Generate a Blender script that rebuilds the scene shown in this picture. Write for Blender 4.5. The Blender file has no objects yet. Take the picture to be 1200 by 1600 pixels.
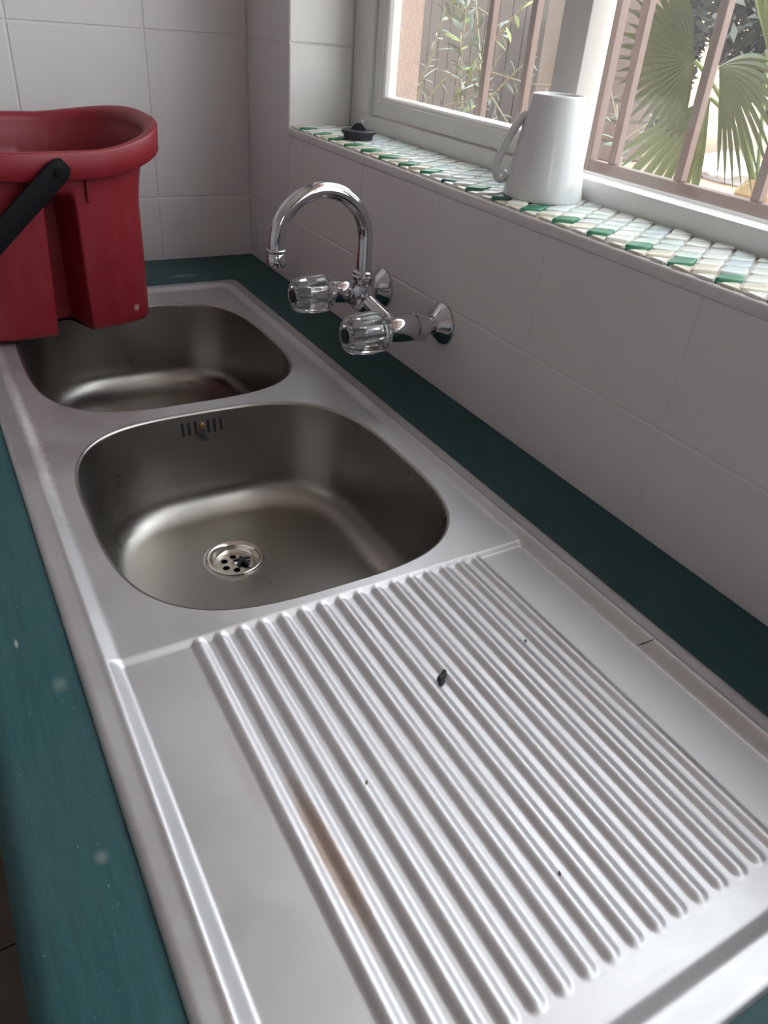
import bpy, bmesh, math, random
from mathutils import Vector, Matrix
import numpy as np

random.seed(7)
rng = np.random.default_rng(7)
scene = bpy.context.scene
COL = scene.collection

# ------------------------------------------------------------------ camera
CAM_POS = (-0.0266, -0.0588, 1.30)
R_ROWS = [[0.8660553, -0.4943659, 0.0745021], [-0.2191645, -0.5093551, -0.8321805], [0.4493497, 0.7043861, -0.5494771]]
cam_d = bpy.data.cameras.new('camera')
cam_d.sensor_fit = 'VERTICAL'
cam_d.sensor_height = 36.0
cam_d.sensor_width = 36.0
cam_d.lens = 1175.969 * 36.0 / 1600.0
cam_d.clip_start = 0.01
cam = bpy.data.objects.new('camera', cam_d)
COL.objects.link(cam)
rx, ry, rz = R_ROWS
m = Matrix(((rx[0], -ry[0], -rz[0], CAM_POS[0]),
            (rx[1], -ry[1], -rz[1], CAM_POS[1]),
            (rx[2], -ry[2], -rz[2], CAM_POS[2]),
            (0, 0, 0, 1)))
cam.matrix_world = m
scene.camera = cam

# ------------------------------------------------------------------ sky, sun, exposure
world = bpy.data.worlds.new('sky')
scene.world = world
world.use_nodes = True
bg = world.node_tree.nodes['Background']
bg.inputs[0].default_value = (0.90, 0.95, 1.0, 1)
bg.inputs[1].default_value = 2.6

sun_d = bpy.data.lights.new('sun', 'SUN')
sun_d.energy = 5.0
sun_d.angle = math.radians(2.0)
sun_d.color = (1.0, 0.93, 0.82)
sun = bpy.data.objects.new('sun', sun_d)
COL.objects.link(sun)
sun.rotation_euler = Vector((1.3, 0.35, -1.0)).to_track_quat('-Z', 'Y').to_euler()
sun.location = (-3, -1, 5)

def portal(name, loc, normal, w, h):
    d = bpy.data.lights.new(name, 'AREA')
    d.shape = 'RECTANGLE'
    d.size = w
    d.size_y = h
    d.cycles.is_portal = True
    o = bpy.data.objects.new(name, d)
    COL.objects.link(o)
    o.location = loc
    o.rotation_euler = Vector(normal).to_track_quat('-Z', 'Y').to_euler()
portal('added_back_opening_portal', (-0.85, -2.28, 1.70), (0, 1, 0), 0.26, 0.56)  # samples sky light through the opening added unseen in the back wall
portal('window_portal', (0.80, -0.01, 1.72), (-1, 0, 0), 2.50, 1.20)

scene.view_settings.view_transform = 'Standard'
scene.view_settings.look = 'None'
scene.view_settings.gamma = 1.0
scene.view_settings.use_curve_mapping = False
scene.view_settings.exposure = 1.3

# ------------------------------------------------------------------ helpers
def empty(name, loc=(0, 0, 0)):
    o = bpy.data.objects.new(name, None)
    COL.objects.link(o)
    o.location = loc
    o.empty_display_size = 0.05
    return o

def tag(o, label=None, cat=None, group=None, kind=None):
    if label: o['label'] = label
    if cat: o['category'] = cat
    if group: o['group'] = group
    if kind: o['kind'] = kind
    return o

def mk(name, verts, faces, mat, parent=None, smooth=False, sharp=None):
    me = bpy.data.meshes.new(name)
    me.from_pydata([tuple(map(float, v)) for v in verts], [], [tuple(f) for f in faces])
    me.update()
    return mk_me(name, me, mat, parent, smooth, sharp)

def mk_me(name, me, mat, parent=None, smooth=False, sharp=None):
    bm = bmesh.new(); bm.from_mesh(me)
    bmesh.ops.recalc_face_normals(bm, faces=bm.faces)
    bm.to_mesh(me); bm.free()
    if smooth:
        me.polygons.foreach_set('use_smooth', [True] * len(me.polygons))
        if sharp is not None:
            me.set_sharp_from_angle(angle=math.radians(sharp))
    if mat is not None and not me.materials:
        me.materials.append(mat)
    o = bpy.data.objects.new(name, me)
    COL.objects.link(o)
    if parent is not None:
        o.parent = parent
        if parent.matrix_basis != Matrix():
            pm = world_of(parent)
            o.matrix_parent_inverse = pm.inverted()
    return o

def world_of(o):
    mm = o.matrix_basis.copy()
    if o.parent is not None:
        return world_of(o.parent) @ o.matrix_parent_inverse @ mm
    return mm

class MB:
    """collects shapes into one mesh"""
    def __init__(s): s.v = []; s.f = []
    def add(s, v, f):
        n = len(s.v); s.v += [tuple(map(float, p)) for p in v]
        s.f += [tuple(i + n for i in q) for q in f]; return s
    def box(s, a, b):
        x0, y0, z0 = a; x1, y1, z1 = b
        return s.add([(x0,y0,z0),(x1,y0,z0),(x1,y1,z0),(x0,y1,z0),(x0,y0,z1),(x1,y0,z1),(x1,y1,z1),(x0,y1,z1)],
              [(0,3,2,1),(4,5,6,7),(0,1,5,4),(1,2,6,5),(2,3,7,6),(3,0,4,7)])
    def build(s, name, mat, parent=None, smooth=False, sharp=None, bevel=0, seg=2):
        me = bpy.data.meshes.new(name)
        me.from_pydata(s.v, [], s.f); me.update()
        if bevel:
            bm = bmesh.new(); bm.from_mesh(me)
            bmesh.ops.recalc_face_normals(bm, faces=bm.faces)
            bmesh.ops.bevel(bm, geom=bm.edges[:], offset=bevel, segments=seg, affect='EDGES', profile=0.5)
            bm.to_mesh(me); bm.free()
            smooth = True
            if sharp is None: sharp = 40
        return mk_me(name, me, mat, parent, smooth, sharp)

def lathe(profile, axis='Z', origin=(0, 0, 0), seg=40, rfun=None, cap0=True, cap1=True):
    """profile: list of (radius, height along axis)"""
    v = []; f = []
    ox, oy, oz = origin
    for i, (r, h) in enumerate(profile):
        for k in range(seg):
            t = 2 * math.pi * k / seg
            rr = r if rfun is None else r * rfun(t, h)
            a, b = rr * math.cos(t), rr * math.sin(t)
            if axis == 'Z': v.append((ox + a, oy + b, oz + h))
            elif axis == 'X': v.append((ox + h, oy + a, oz + b))
            else: v.append((ox + a, oy + h, oz + b))
    n = len(profile)
    for i in range(n - 1):
        for k in range(seg):
            k2 = (k + 1) % seg
            f.append((i*seg+k, i*seg+k2, (i+1)*seg+k2, (i+1)*seg+k))
    if cap0: f.append(tuple(range(seg))[::-1])
    if cap1: f.append(tuple((n-1)*seg + k for k in range(seg)))
    return v, f

def tube(path, radius, seg=16, caps=True):
    pts = [Vector(p) for p in path]
    rad = radius if isinstance(radius, (list, tuple)) else [radius] * len(pts)
    v = []; f = []
    t0 = (pts[1] - pts[0]).normalized()
    up = Vector((0, 0, 1)) if abs(t0.z) < 0.9 else Vector((0, 1, 0))
    nrm = t0.cross(up).normalized()
    for i, p in enumerate(pts):
        a = pts[max(0, i-1)]; b = pts[min(len(pts)-1, i+1)]
        t = (b - a).normalized()
        nrm = (nrm - t * nrm.dot(t)).normalized()
        bn = t.cross(nrm)
        for k in range(seg):
            w = 2 * math.pi * k / seg
            v.append(p + (nrm * math.cos(w) + bn * math.sin(w)) * rad[i])
    for i in range(len(pts)-1):
        for k in range(seg):
            k2 = (k+1) % seg
            f.append((i*seg+k, i*seg+k2, (i+1)*seg+k2, (i+1)*seg+k))
    if caps:
        f.append(tuple(range(seg))[::-1])
        f.append(tuple((len(pts)-1)*seg+k for k in range(seg)))
    return v, f

def bez(p0, p1, p2, n=12):
    p0, p1, p2 = Vector(p0), Vector(p1), Vector(p2)
    return [p0*(1-t)**2 + p1*2*t*(1-t) + p2*t*t for t in [i/(n-1) for i in range(n)]]

# ------------------------------------------------------------------ materials
class NT:
    def __init__(s, name):
        s.m = bpy.data.materials.new(name); s.m.use_nodes = True
        s.t = s.m.node_tree; s.b = s.t.nodes['Principled BSDF']
        s.out = s.t.nodes['Material Output']
    def n(s, kind, **kw):
        o = s.t.nodes.new(kind)
        for k, val in kw.items():
            if hasattr(o, k): setattr(o, k, val)
            else: o.inputs[k].default_value = val
        return o
    def l(s, a, b): s.t.links.new(a, b)
    def coord(s): return s.n('ShaderNodeTexCoord').outputs['Object']
    def noise(s, scale, detail=4, rough=0.5, vec=None, stretch=None):
        n = s.n('ShaderNodeTexNoise'); n.inputs['Scale'].default_value = scale
        n.inputs['Detail'].default_value = detail; n.inputs['Roughness'].default_value = rough
        vec = vec or s.coord()
        if stretch:
            mp = s.n('ShaderNodeMapping'); mp.inputs['Scale'].default_value = stretch
            s.l(vec, mp.inputs['Vector']); vec = mp.outputs['Vector']
        s.l(vec, n.inputs['Vector']); return n.outputs['Fac']
    def ramp(s, fac, stops):
        r = s.n('ShaderNodeValToRGB'); e = r.color_ramp.elements
        while len(e) < len(stops): e.new(0.5)
        for el, (p, c) in zip(e, stops):
            el.position = p; el.color = (c, c, c, 1) if isinstance(c, (int, float)) else (*c, 1)
        s.l(fac, r.inputs['Fac']); return r.outputs['Color']
    def mix(s, fac, a, b):
        x = s.n('ShaderNodeMix', data_type='RGBA')
        for sock, val in ((x.inputs[0], fac), (x.inputs[6], a), (x.inputs[7], b)):
            if isinstance(val, (int, float)): sock.default_value = val
            elif isinstance(val, tuple): sock.default_value = (*val, 1)
            else: s.l(val, sock)
        return x.outputs[2]
    def math(s, op, a, b=0.0, clamp=False):
        x = s.n('ShaderNodeMath', operation=op); x.use_clamp = clamp
        for sock, val in ((x.inputs[0], a), (x.inputs[1], b)):
            if isinstance(val, (int, float)): sock.default_value = val
            else: s.l(val, sock)
        return x.outputs[0]
    def bump(s, h, strength=0.2, dist=0.002):
        b = s.n('ShaderNodeBump'); b.inputs['Strength'].default_value = strength
        b.inputs['Distance'].default_value = dist
        s.l(h, b.inputs['Height']); s.l(b.outputs['Normal'], s.b.inputs['Normal'])
    def spot(s, c, r, soft=0.35, nz=0.25, nscale=120):
        """soft elliptical stain mask at c with radii r in object space"""
        v = s.coord()
        mp = s.n('ShaderNodeMapping', vector_type='TEXTURE')
        mp.inputs['Location'].default_value = c; mp.inputs['Scale'].default_value = r
        s.l(v, mp.inputs['Vector'])
        ln = s.n('ShaderNodeVectorMath', operation='LENGTH'); s.l(mp.outputs['Vector'], ln.inputs[0])
        no = s.noise(nscale, 4, 0.6)
        d = s.math('ADD', ln.outputs['Value'], s.math('MULTIPLY', s.math('SUBTRACT', no, 0.5), nz * 2))
        mr = s.n('ShaderNodeMapRange'); mr.inputs['From Min'].default_value = 1.0
        mr.inputs['From Max'].default_value = 1.0 - soft
        s.l(d, mr.inputs['Value']); return mr.outputs['Result']
    def set(s, **kw):
        for k, val in kw.items():
            k = k.replace('_', ' ')
            sock = s.b.inputs[k]
            if isinstance(val, (int, float)): sock.default_value = val
            elif isinstance(val, tuple): sock.default_value = (*val, 1)
            else: s.l(val, sock)
        return s

def simple(name, col, rough=0.5, metal=0.0, nscale=60, var=0.12, bump=0.0, bscale=200, bdist=0.001, **kw):
    q = NT(name)
    n = q.noise(nscale, 4)
    q.set(Base_Color=q.mix(n, tuple(c * (1 - var) for c in col), tuple(min(1, c * (1 + var)) for c in col)),
          Roughness=rough, Metallic=metal)
    if bump: q.bump(q.noise(bscale, 3), bump, bdist)
    if kw: q.set(**kw)
    return q.m

# painted wall tiles: off-white gloss paint brushed over the tiles
q = NT('painted_tile')
n1 = q.noise(9, 4); n2 = q.noise(160, 5, 0.7)
q.set(Base_Color=q.mix(n1, (0.665, 0.63, 0.635), (0.735, 0.70, 0.705)), Roughness=q.ramp(n1, [(0.3, 0.32), (0.7, 0.45)]))
q.bump(q.mix(0.3, n2, n1), 0.12, 0.0012)
M_TILE = q.m
q = NT('reveal_tile')
n1 = q.noise(7, 3)
q.set(Base_Color=q.mix(n1, (0.74, 0.72, 0.69), (0.80, 0.78, 0.75)), Roughness=0.25)
q.bump(q.noise(90, 3), 0.06, 0.001)
M_RTILE = q.m
M_PAINT = simple('wall_paint', (0.69, 0.655, 0.66), 0.6, bump=0.15, bscale=240)
M_CEIL = simple('ceiling_paint', (0.86, 0.86, 0.86), 0.8)
M_PLASTER_IN = simple('room_paint', (0.80, 0.79, 0.80), 0.8)
M_FRAME = simple('white_gloss_paint', (0.78, 0.77, 0.75), 0.28, nscale=30, var=0.05, bump=0.08, bscale=120)
M_BROWN = simple('brown_plaster', (0.34, 0.25, 0.205), 0.8, nscale=40, var=0.12, bump=0.6, bscale=160, bdist=0.004)
M_BAR = simple('brown_bar_paint', (0.20, 0.130, 0.105), 0.5, nscale=50, var=0.12, bump=0.1)
M_FLOOR = simple('floor_tile', (0.10, 0.075, 0.06), 0.5, nscale=20, var=0.3, bump=0.1)
M_FGROUT = simple('floor_grout', (0.05, 0.04, 0.035), 0.9)
M_CAB = simple('cabinet_board', (0.16, 0.13, 0.10), 0.6)
M_GROUT = simple('sill_grout', (0.72, 0.62, 0.56), 0.9, nscale=140, var=0.1, bump=0.4, bscale=300)

# dark green stained worktop with grain along its length
q = NT('green_worktop')
g1 = q.noise(14, 6, 0.6, stretch=(14, 0.9, 3)); g2 = q.noise(55, 6, 0.7, stretch=(6, 0.5, 2)); g3 = q.noise(6, 4)
c = q.mix(g1, (0.007, 0.036, 0.042), (0.022, 0.088, 0.098))
c = q.mix(q.ramp(g2, [(0.35, 0.0), (0.75, 0.55)]), c, (0.045, 0.110, 0.118))
c = q.mix(q.ramp(g3, [(0.45, 0.0), (0.70, 0.30)]), c, (0.045, 0.075, 0.080))
for cc, rr, amt in (((-0.0134, 0.360, 0.897), (0.006, 0.010, 0.05), .22), ((-0.0166, 0.218, 0.897), (0.0048, 0.006, 0.05), .28),
                    ((0.3485, 1.2475, 0.897), (0.034, 0.010, 0.05), .5), ((-0.0334, 0.414, 0.897), (0.0014, 0.006, 0.05), .9)):
    c = q.mix(q.math('MULTIPLY', q.spot(cc, rr, 0.8, 0.5), amt), c, (0.35, 0.36, 0.33))
sp = q.ramp(q.noise(420, 2, 0.5), [(0.74, 0.0), (0.78, 0.6)])
c = q.mix(sp, c, (0.35, 0.38, 0.36))
q.set(Base_Color=c, Roughness=q.ramp(g3, [(0.3, 0.45), (0.7, 0.6)]), Specular_IOR_Level=0.3)
q.bump(g2, 0.1, 0.0008)
M_WORKTOP = q.m

def steel(name, base, rough, stretch, stains=False):
    q = NT(name)
    s1 = q.noise(60, 5, 0.65, stretch=stretch); s2 = q.noise(12, 5, 0.6); s3 = q.noise(150, 2, 0.5, stretch=stretch)
    lo, hi = (0.86, 1.06) if stains else (0.95, 1.03)
    col = q.mix(s2, tuple(c * lo for c in base), tuple(min(1, c * hi) for c in base))
    ro = q.math('ADD', q.ramp(s2, [(0.3, rough - 0.05), (0.7, rough + 0.07)]), q.math('MULTIPLY', q.math('SUBTRACT', s1, 0.5), 0.16 if stains else 0.0))
    if stains:
        # rust between the drainer ridges, dull scuffs on the front corner deck
        r1 = q.spot((0.0985, 0.163, 0.892), (0.0080, 0.066, 0.02), 0.5, 0.35, 160)
        col = q.mix(q.math('MULTIPLY', r1, 0.55), col, (0.42, 0.27, 0.18))
        r2 = q.spot((0.076, 0.235, 0.892), (0.006, 0.055, 0.02), 0.9, 0.5, 320)
        col = q.mix(q.math('MULTIPLY', r2, 0.35), col, (0.38, 0.30, 0.25))
        r3 = q.spot((0.035, 0.83, 0.896), (0.045, 0.24, 0.02), 0.7, 0.45, 45)
        col = q.mix(q.math('MULTIPLY', r3, 0.45), col, (0.36, 0.29, 0.31))
        r4 = q.spot((0.027, 0.72, 0.896), (0.007, 0.17, 0.02), 0.6, 0.6, 120)
        col = q.mix(q.math('MULTIPLY', r4, 0.8), col, (0.74, 0.71, 0.70))
        ro = q.math('ADD', ro, q.math('MULTIPLY', r3, 0.12))
    q.set(Base_Color=col, Metallic=1.0, Roughness=ro)
    if stains: q.bump(s3, 0.02, 0.0003)
    return q.m
M_DECK = steel('brushed_steel', (0.56, 0.55, 0.565), 0.49, (1, 14, 4), True)
M_BOWL = steel('satin_bowl_steel_darkened', (0.35, 0.33, 0.31), 0.31, (3, 3, 14))  # base darkened to stand for a dark room mirrored in the bowls
M_CHROME = simple('chrome', (0.62, 0.62, 0.65), 0.07, 1.0, nscale=30, var=0.04)
M_STEEL2 = simple('strainer_steel', (0.66, 0.62, 0.58), 0.22, 1.0)
M_BLACK = simple('black_rubber', (0.022, 0.024, 0.030), 0.5, var=0.3)
M_HOLE_SHADE = simple('hole_shade_black', (0.008, 0.008, 0.009), 0.9)  # near-black standing for the shade inside overflow slots and waste
M_BRASS = simple('brass_screw', (0.35, 0.24, 0.13), 0.45, 1.0)
M_CERAMIC = simple('white_ceramic', (0.72, 0.72, 0.725), 0.12, nscale=5, var=0.02)
M_HANDLE = simple('black_plastic', (0.006, 0.006, 0.008), 0.55, nscale=80, var=0.4, bump=0.1, Specular_IOR_Level=0.12)
q = NT('red_plastic')
n1 = q.noise(18, 5, 0.6); n2 = q.noise(70, 5, 0.7, stretch=(1, 1, 0.35))
c = q.mix(n1, (0.175, 0.006, 0.013), (0.24, 0.010, 0.019))
c = q.mix(q.ramp(n2, [(0.52, 0.0), (0.85, 0.16)]), c, (0.40, 0.16, 0.16))
c = q.mix(q.math('MULTIPLY', q.spot((0.216, 1.036, 0.924), (0.006, 0.02, 0.006), 0.6, 0.5, 300), 0.6), c, (0.6, 0.45, 0.43))
q.set(Base_Color=c, Roughness=q.ramp(n1, [(0.3, 0.36), (0.7, 0.52)]))
q.bump(n2, 0.05, 0.001)
M_RED = q.m
q = NT('clear_acrylic')
q.set(Base_Color=(0.95, 0.96, 0.97), Roughness=0.04, Transmission_Weight=0.92, IOR=1.49)
M_ACRYL = q.m
def glass_mat(name, dirt, tint):
    q = NT(name)
    tr = q.n('ShaderNodeBsdfTransparent'); tr.inputs['Color'].default_value = (0.96, 0.97, 0.965, 1)
    gl = q.n('ShaderNodeBsdfGlossy'); gl.inputs['Roughness'].default_value = 0.02
    lw = q.n('ShaderNodeLayerWeight'); lw.inputs['Blend'].default_value = 0.5
    fr = q.math('ADD', q.math('MULTIPLY', q.math('POWER', lw.outputs['Facing'], 5.0), 0.9), 0.035)
    m1 = q.n('ShaderNodeMixShader'); q.l(fr, m1.inputs[0]); q.l(tr.outputs[0], m1.inputs[1]); q.l(gl.outputs[0], m1.inputs[2])
    df = q.n('ShaderNodeBsdfTranslucent'); df.inputs['Color'].default_value = (*tint, 1)
    speck = q.ramp(q.noise(260, 3, 0.6), [(0.62, 0.0), (0.72, dirt * 2.5)])
    film = q.ramp(q.noise(11, 5, 0.65), [(0.3, dirt * 0.5), (0.75, dirt * 1.3)])
    d = q.math('ADD', speck, film, True)
    m2 = q.n('ShaderNodeMixShader'); q.l(d, m2.inputs[0]); q.l(m1.outputs[0], m2.inputs[1]); q.l(df.outputs[0], m2.inputs[2])
    q.l(m2.outputs[0], q.out.inputs['Surface'])
    return q.m
M_GLASS_A = glass_mat('window_glass', 0.02, (0.86, 0.84, 0.82))
M_GLASS_B = glass_mat('dusty_window_glass', 0.022, (0.86, 0.86, 0.86))
M_LEAF = simple('grey_green_leaf', (0.20, 0.26, 0.21), 0.5, nscale=25, var=0.35)
M_LEAF2 = simple('yellow_green_leaf', (0.26, 0.34, 0.10), 0.5, nscale=25, var=0.25)
M_TWIG = simple('pale_twig', (0.30, 0.30, 0.20), 0.7)
M_PALM = simple('palm_leaf', (0.075, 0.125, 0.035), 0.45, nscale=18, var=0.35)
M_PALM2 = simple('palm_leaf_pale', (0.16, 0.23, 0.075), 0.5, nscale=18, var=0.3)
M_DRY = simple('dry_palm_leaf', (0.36, 0.25, 0.11), 0.7)
M_FENCE = simple('dark_fence_board', (0.024, 0.018, 0.017), 0.8, nscale=20, var=0.35, bump=0.3)
M_BRICK = simple('brown_brick', (0.12, 0.09, 0.075), 0.85, nscale=30, var=0.25, bump=0.4)
M_POST = simple('weathered_post', (0.10, 0.077, 0.062), 0.8, nscale=20, var=0.2)
M_MORTAR = simple('brick_mortar', (0.10, 0.085, 0.075), 0.9)
M_SOIL = simple('garden_paving', (0.46, 0.31, 0.21), 0.9, nscale=6, var=0.3, bump=0.3)
M_HEDGE = simple('hedge_leaf', (0.022, 0.032, 0.030), 0.6, nscale=12, var=0.5)
M_BAG = simple('white_plastic', (0.75, 0.80, 0.86), 0.4, nscale=12, var=0.1)

# ------------------------------------------------------------------ dimensions
XW = 0.517      # face of the tiled window wall
YF = 1.352      # face of the tiled far wall
ZC = 0.896      # worktop
ZS = 1.139      # sill
YR = 1.178      # window reveal
WIN_Y0, WIN_Z1 = -1.25, 2.30  # window made longer and taller out of view to let in more light
XL, YB, ZT = -2.4, -2.2, 2.5

# ------------------------------------------------------------------ room shell
fl = tag(MB().box((XL, YB, -0.05), (XW + 0.1, YF + 0.1, -0.004)).build('floor', M_FGROUT), 'dark brown tiled kitchen floor', kind='structure')
tw = 0.30
for i in range(5):
    for j in range(8):
        x1 = 0.10 - i * tw; y0 = 1.342 - (j + 1) * tw
        MB().box((x1 - tw + 0.002, y0 + 0.002, -0.004), (x1 - 0.002, y0 + tw - 0.002, 0.0)).build('floor_tile', M_FLOOR, fl, bevel=0.0012, seg=1)
tag(MB().box((XL, YB, ZT), (XW + 0.25, YF + 0.2, ZT + 0.08)).build('ceiling', M_CEIL), 'white plain ceiling', kind='structure')
tag(MB().box((XL - 0.1, YB, 0), (XL, YF + 0.1, ZT)).build('wall_left', M_PLASTER_IN), 'plain white side wall', kind='structure')
wb = MB().box((XL, YB - 0.1, 0), (-0.975, YB, ZT)).box((-0.725, YB - 0.1, 0), (XW + 0.2, YB, ZT))
wb.box((-0.975, YB - 0.1, 0), (-0.725, YB, 1.43)).box((-0.975, YB - 0.1, 1.97), (-0.725, YB, ZT))  # small opening added out of view to brighten the room
tag(wb.build('wall_back', M_PLASTER_IN), 'plain white back wall with a small opening added for light', kind='structure')

GR = 0.0012  # joint depth
wf = tag(MB().box((XL, YF + GR, 0), (XW + 0.22, YF + 0.12, ZT)).build('wall_far', M_PAINT), 'off-white painted tile wall at the far end of the sink', kind='structure')
wr = MB()
wr.box((XW + GR, YB, 0), (0.672, YF + 0.12, ZS - 0.012))
wr.box((XW + GR, YB, WIN_Z1), (0.672, YF + 0.12, ZT))
wr.box((XW + GR, YR + GR, ZS - 0.012), (0.672, YF + 0.12, WIN_Z1))
wr.box((XW + GR, YB, ZS - 0.012), (0.672, WIN_Y0, WIN_Z1))
wr = tag(wr.build('wall_right', M_PAINT), 'off-white painted tile wall below the window', kind='structure')

def wall_tile(parent, o, u, v, n, w, h, mat, jt=0.0011, ch=0.0012, name='tile'):
    """one tile: a slab with chamfered edges; o = lower corner, u, v in-plane axes, n outward normal (unit)"""
    o, u, v, n = Vector(o), Vector(u), Vector(v), Vector(n)
    w0, w1, h0, h1 = jt, w - jt, jt, h - jt
    vs = []
    for d, e in ((-0.004, 0), (-ch, 0), (0.0, ch)):
        for a, b in ((w0 + e, h0 + e), (w1 - e, h0 + e), (w1 - e, h1 - e), (w0 + e, h1 - e)):
            vs.append(o + u * a + v * b + n * (d + random.uniform(-.0001, .0001) * (e > 0)))
    fs = [(8, 9, 10, 11)]
    for r in (0, 4):
        for k in range(4):
            fs.append((r + k, r + (k + 1) % 4, r + 4 + (k + 1) % 4, r + 4 + k))
    return mk(name, vs, fs, mat, parent)

zrows = [0.753, 1.003, 1.253, 1.503, 1.753, 2.003, 2.253, 2.5]
# far wall tiles
xs = [0.3447 + 0.2 * k for k in range(-5, 1)] + [XW]
for a, b in zip(xs[:-1], xs[1:]):
    for za, zb in zip(zrows[:-1], zrows[1:]):
        wall_tile(wf, (a, YF, za), (1, 0, 0), (0, 0, 1), (0, -1, 0), b - a, zb - za, M_TILE)
# window wall tiles
ys = [0.5335 + 0.1965 * k for k in range(-5, 5)]
ys = [y for y in ys if y < YF - 0.02] + [YF]
for a, b in zip(ys[:-1], ys[1:]):
    wall_tile(wr, (XW, a, zrows[0]), (0, 1, 0), (0, 0, 1), (-1, 0, 0), b - a, 0.25, M_TILE)
    if b <= YR + 1e-6: wall_tile(wr, (XW, a, 1.003), (0, 1, 0), (0, 0, 1), (-1, 0, 0), b - a, ZS - 0.010 - 1.003, M_TILE)
yl = [y for y in ys if y < YR][-1]
wall_tile(wr, (XW, yl, 1.003), (0, 1, 0), (0, 0, 1), (-1, 0, 0), YR - yl, ZS - 0.010 - 1.003, M_TILE)
wall_tile(wr, (XW, YR, 1.003), (0, 1, 0), (0, 0, 1), (-1, 0, 0), YF - YR, 0.25, M_TILE)
for za, zb in zip(zrows[2:-1], zrows[3:]):
    wall_tile(wr, (XW, YR, za), (0, 1, 0), (0, 0, 1), (-1, 0, 0), YF - YR, zb - za, M_TILE)
# reveal tiles beside the window
for za, zb in zip([ZS, 1.2545, 1.5045, 1.7545, 2.0045, 2.2545], [1.2545, 1.5045, 1.7545, 2.0045, 2.2545, WIN_Z1]):
    wall_tile(wr, (XW, YR, za), (1, 0, 0), (0, 0, 1), (0, -1, 0), 0.1105, zb - za, M_RTILE)

# outside skin of the house wall: brown plaster reveal and face
wo = MB()
wo.box((0.672, 1.165, 0.2), (0.745, 2.6, ZT)).box((0.672, -2.2, 0.2), (0.745, WIN_Y0 + .01, ZT))
wo.box((0.672, WIN_Y0 + .01, 0.2), (0.745, 1.165, ZS - 0.006)).box((0.672, WIN_Y0 + .01, WIN_Z1), (0.745, 1.165, ZT))
tag(wo.build('wall_outside', M_BROWN), 'pinkish brown plastered outer wall edge behind the glass', kind='structure')
tag(MB().box((0.3, -2.3, ZT + 0.08), (1.0, 3.0, ZT + 0.14)).build('trim_2', M_FRAME), 'unseen roof eave above the window, sized to shade the near garden', kind='structure')  # eave out of view, overhang set to throw shade over the near garden

# ------------------------------------------------------------------ sill with mosaic chips
sb = MB().box((XW - 0.0015, WIN_Y0, ZS - 0.0125), (0.640, YR + 0.001, ZS)).build('trim_1', M_PAINT, bevel=0.003, seg=3)
tag(sb, 'window sill covered in pale green and white mosaic chips', kind='structure')
MB().box((XW + 0.004, -0.30, ZS - 0.004), (0.629, YR - 0.0005, ZS + 0.0012)).build('grout_bed', M_GROUT, sb)

def chip_mat(name, col, rough=0.22):
    q = NT(name); n = q.noise(60, 3)
    q.set(Base_Color=q.mix(n, tuple(c * 0.9 for c in col), tuple(min(1, c * 1.08) for c in col)), Roughness=rough)
    q.bump(q.noise(120, 2), 0.12, 0.001)
    return q.m
CH = [chip_mat('chip_mint', (0.62, 0.73, 0.66)), chip_mat('chip_white', (0.74, 0.75, 0.70)), chip_mat('chip_ice', (0.66, 0.73, 0.73)),
      chip_mat('chip_blue', (0.56, 0.63, 0.68)), chip_mat('chip_cream', (0.70, 0.65, 0.53), 0.25)]
CH_G = chip_mat('chip_green', (0.035, 0.20, 0.10), 0.4); CH_T = chip_mat('chip_teal', (0.025, 0.11, 0.085), 0.4); CH_B = chip_mat('chip_tan', (0.45, 0.30, 0.18), .4)

def clip_x(poly, x0, x1):
    for sgn, lim in ((1, x0), (-1, x1)):
        out = []
        for i in range(len(poly)):
            a, b = poly[i], poly[(i + 1) % len(poly)]
            da, db = sgn * (a[0] - lim), sgn * (b[0] - lim)
            if da >= 0: out.append(a)
            if (da >= 0) != (db >= 0):
                t = da / (da - db); out.append((a[0] + (b[0] - a[0]) * t, a[1] + (b[1] - a[1]) * t))
        poly = out
        if len(poly) < 3: return []
    return poly

HX, HY = 0.0212, 0.012625
def chip(cx, cy, mat, z0):
    gap = 0.90
    pts = [(cx - HX * gap, cy), (cx, cy - HY * gap), (cx + HX * gap, cy), (cx, cy + HY * gap)]
    pts = [(a + random.uniform(-.0006, .0006), b + random.uniform(-.0005, .0005)) for a, b in pts]
    pts = clip_x(pts, XW + 0.0022, 0.6275)
    pts = [(a, min(b, YR - 0.001)) for a, b in pts]
    if len(pts) < 3: return
    # cut the corners so every chip is a rounded, tumbled piece
    rp = []
    n = len(pts)
    for i in range(n):
        a, b, c2 = pts[i - 1], pts[i], pts[(i + 1) % n]
        for w, o in ((a, 0.14), (c2, 0.14)):
            rp.append((b[0] + (w[0] - b[0]) * o, b[1] + (w[1] - b[1]) * o))
    mx = sum(p[0] for p in rp) / len(rp); my = sum(p[1] for p in rp) / len(rp)
    h = z0 + (random.uniform(0.0030, 0.0046) if cx > 0.52 else 0.0016)
    tx, ty = random.uniform(-.035, .035), random.uniform(-.035, .035)
    vs = []; k = len(rp)
    for sc, dz in ((1.0, None), (1.0, -0.0012), (0.93, -0.0003), (0.80, 0.0)):
        for (px, py) in rp:
            X = mx + (px - mx) * sc; Y = my + (py - my) * sc
            Z = z0 - 0.001 if dz is None else h + dz + (px - mx) * tx + (py - my) * ty
            vs.append((X, Y, Z))
    fs = [tuple(range(3 * k, 4 * k))]
    for r in range(3):
        for i in range(k):
            fs.append((r*k + i, r*k + (i+1) % k, (r+1)*k + (i+1) % k, (r+1)*k + i))
    mk('mosaic_tile', vs, fs, mat, sb, smooth=True, sharp=50)

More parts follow.
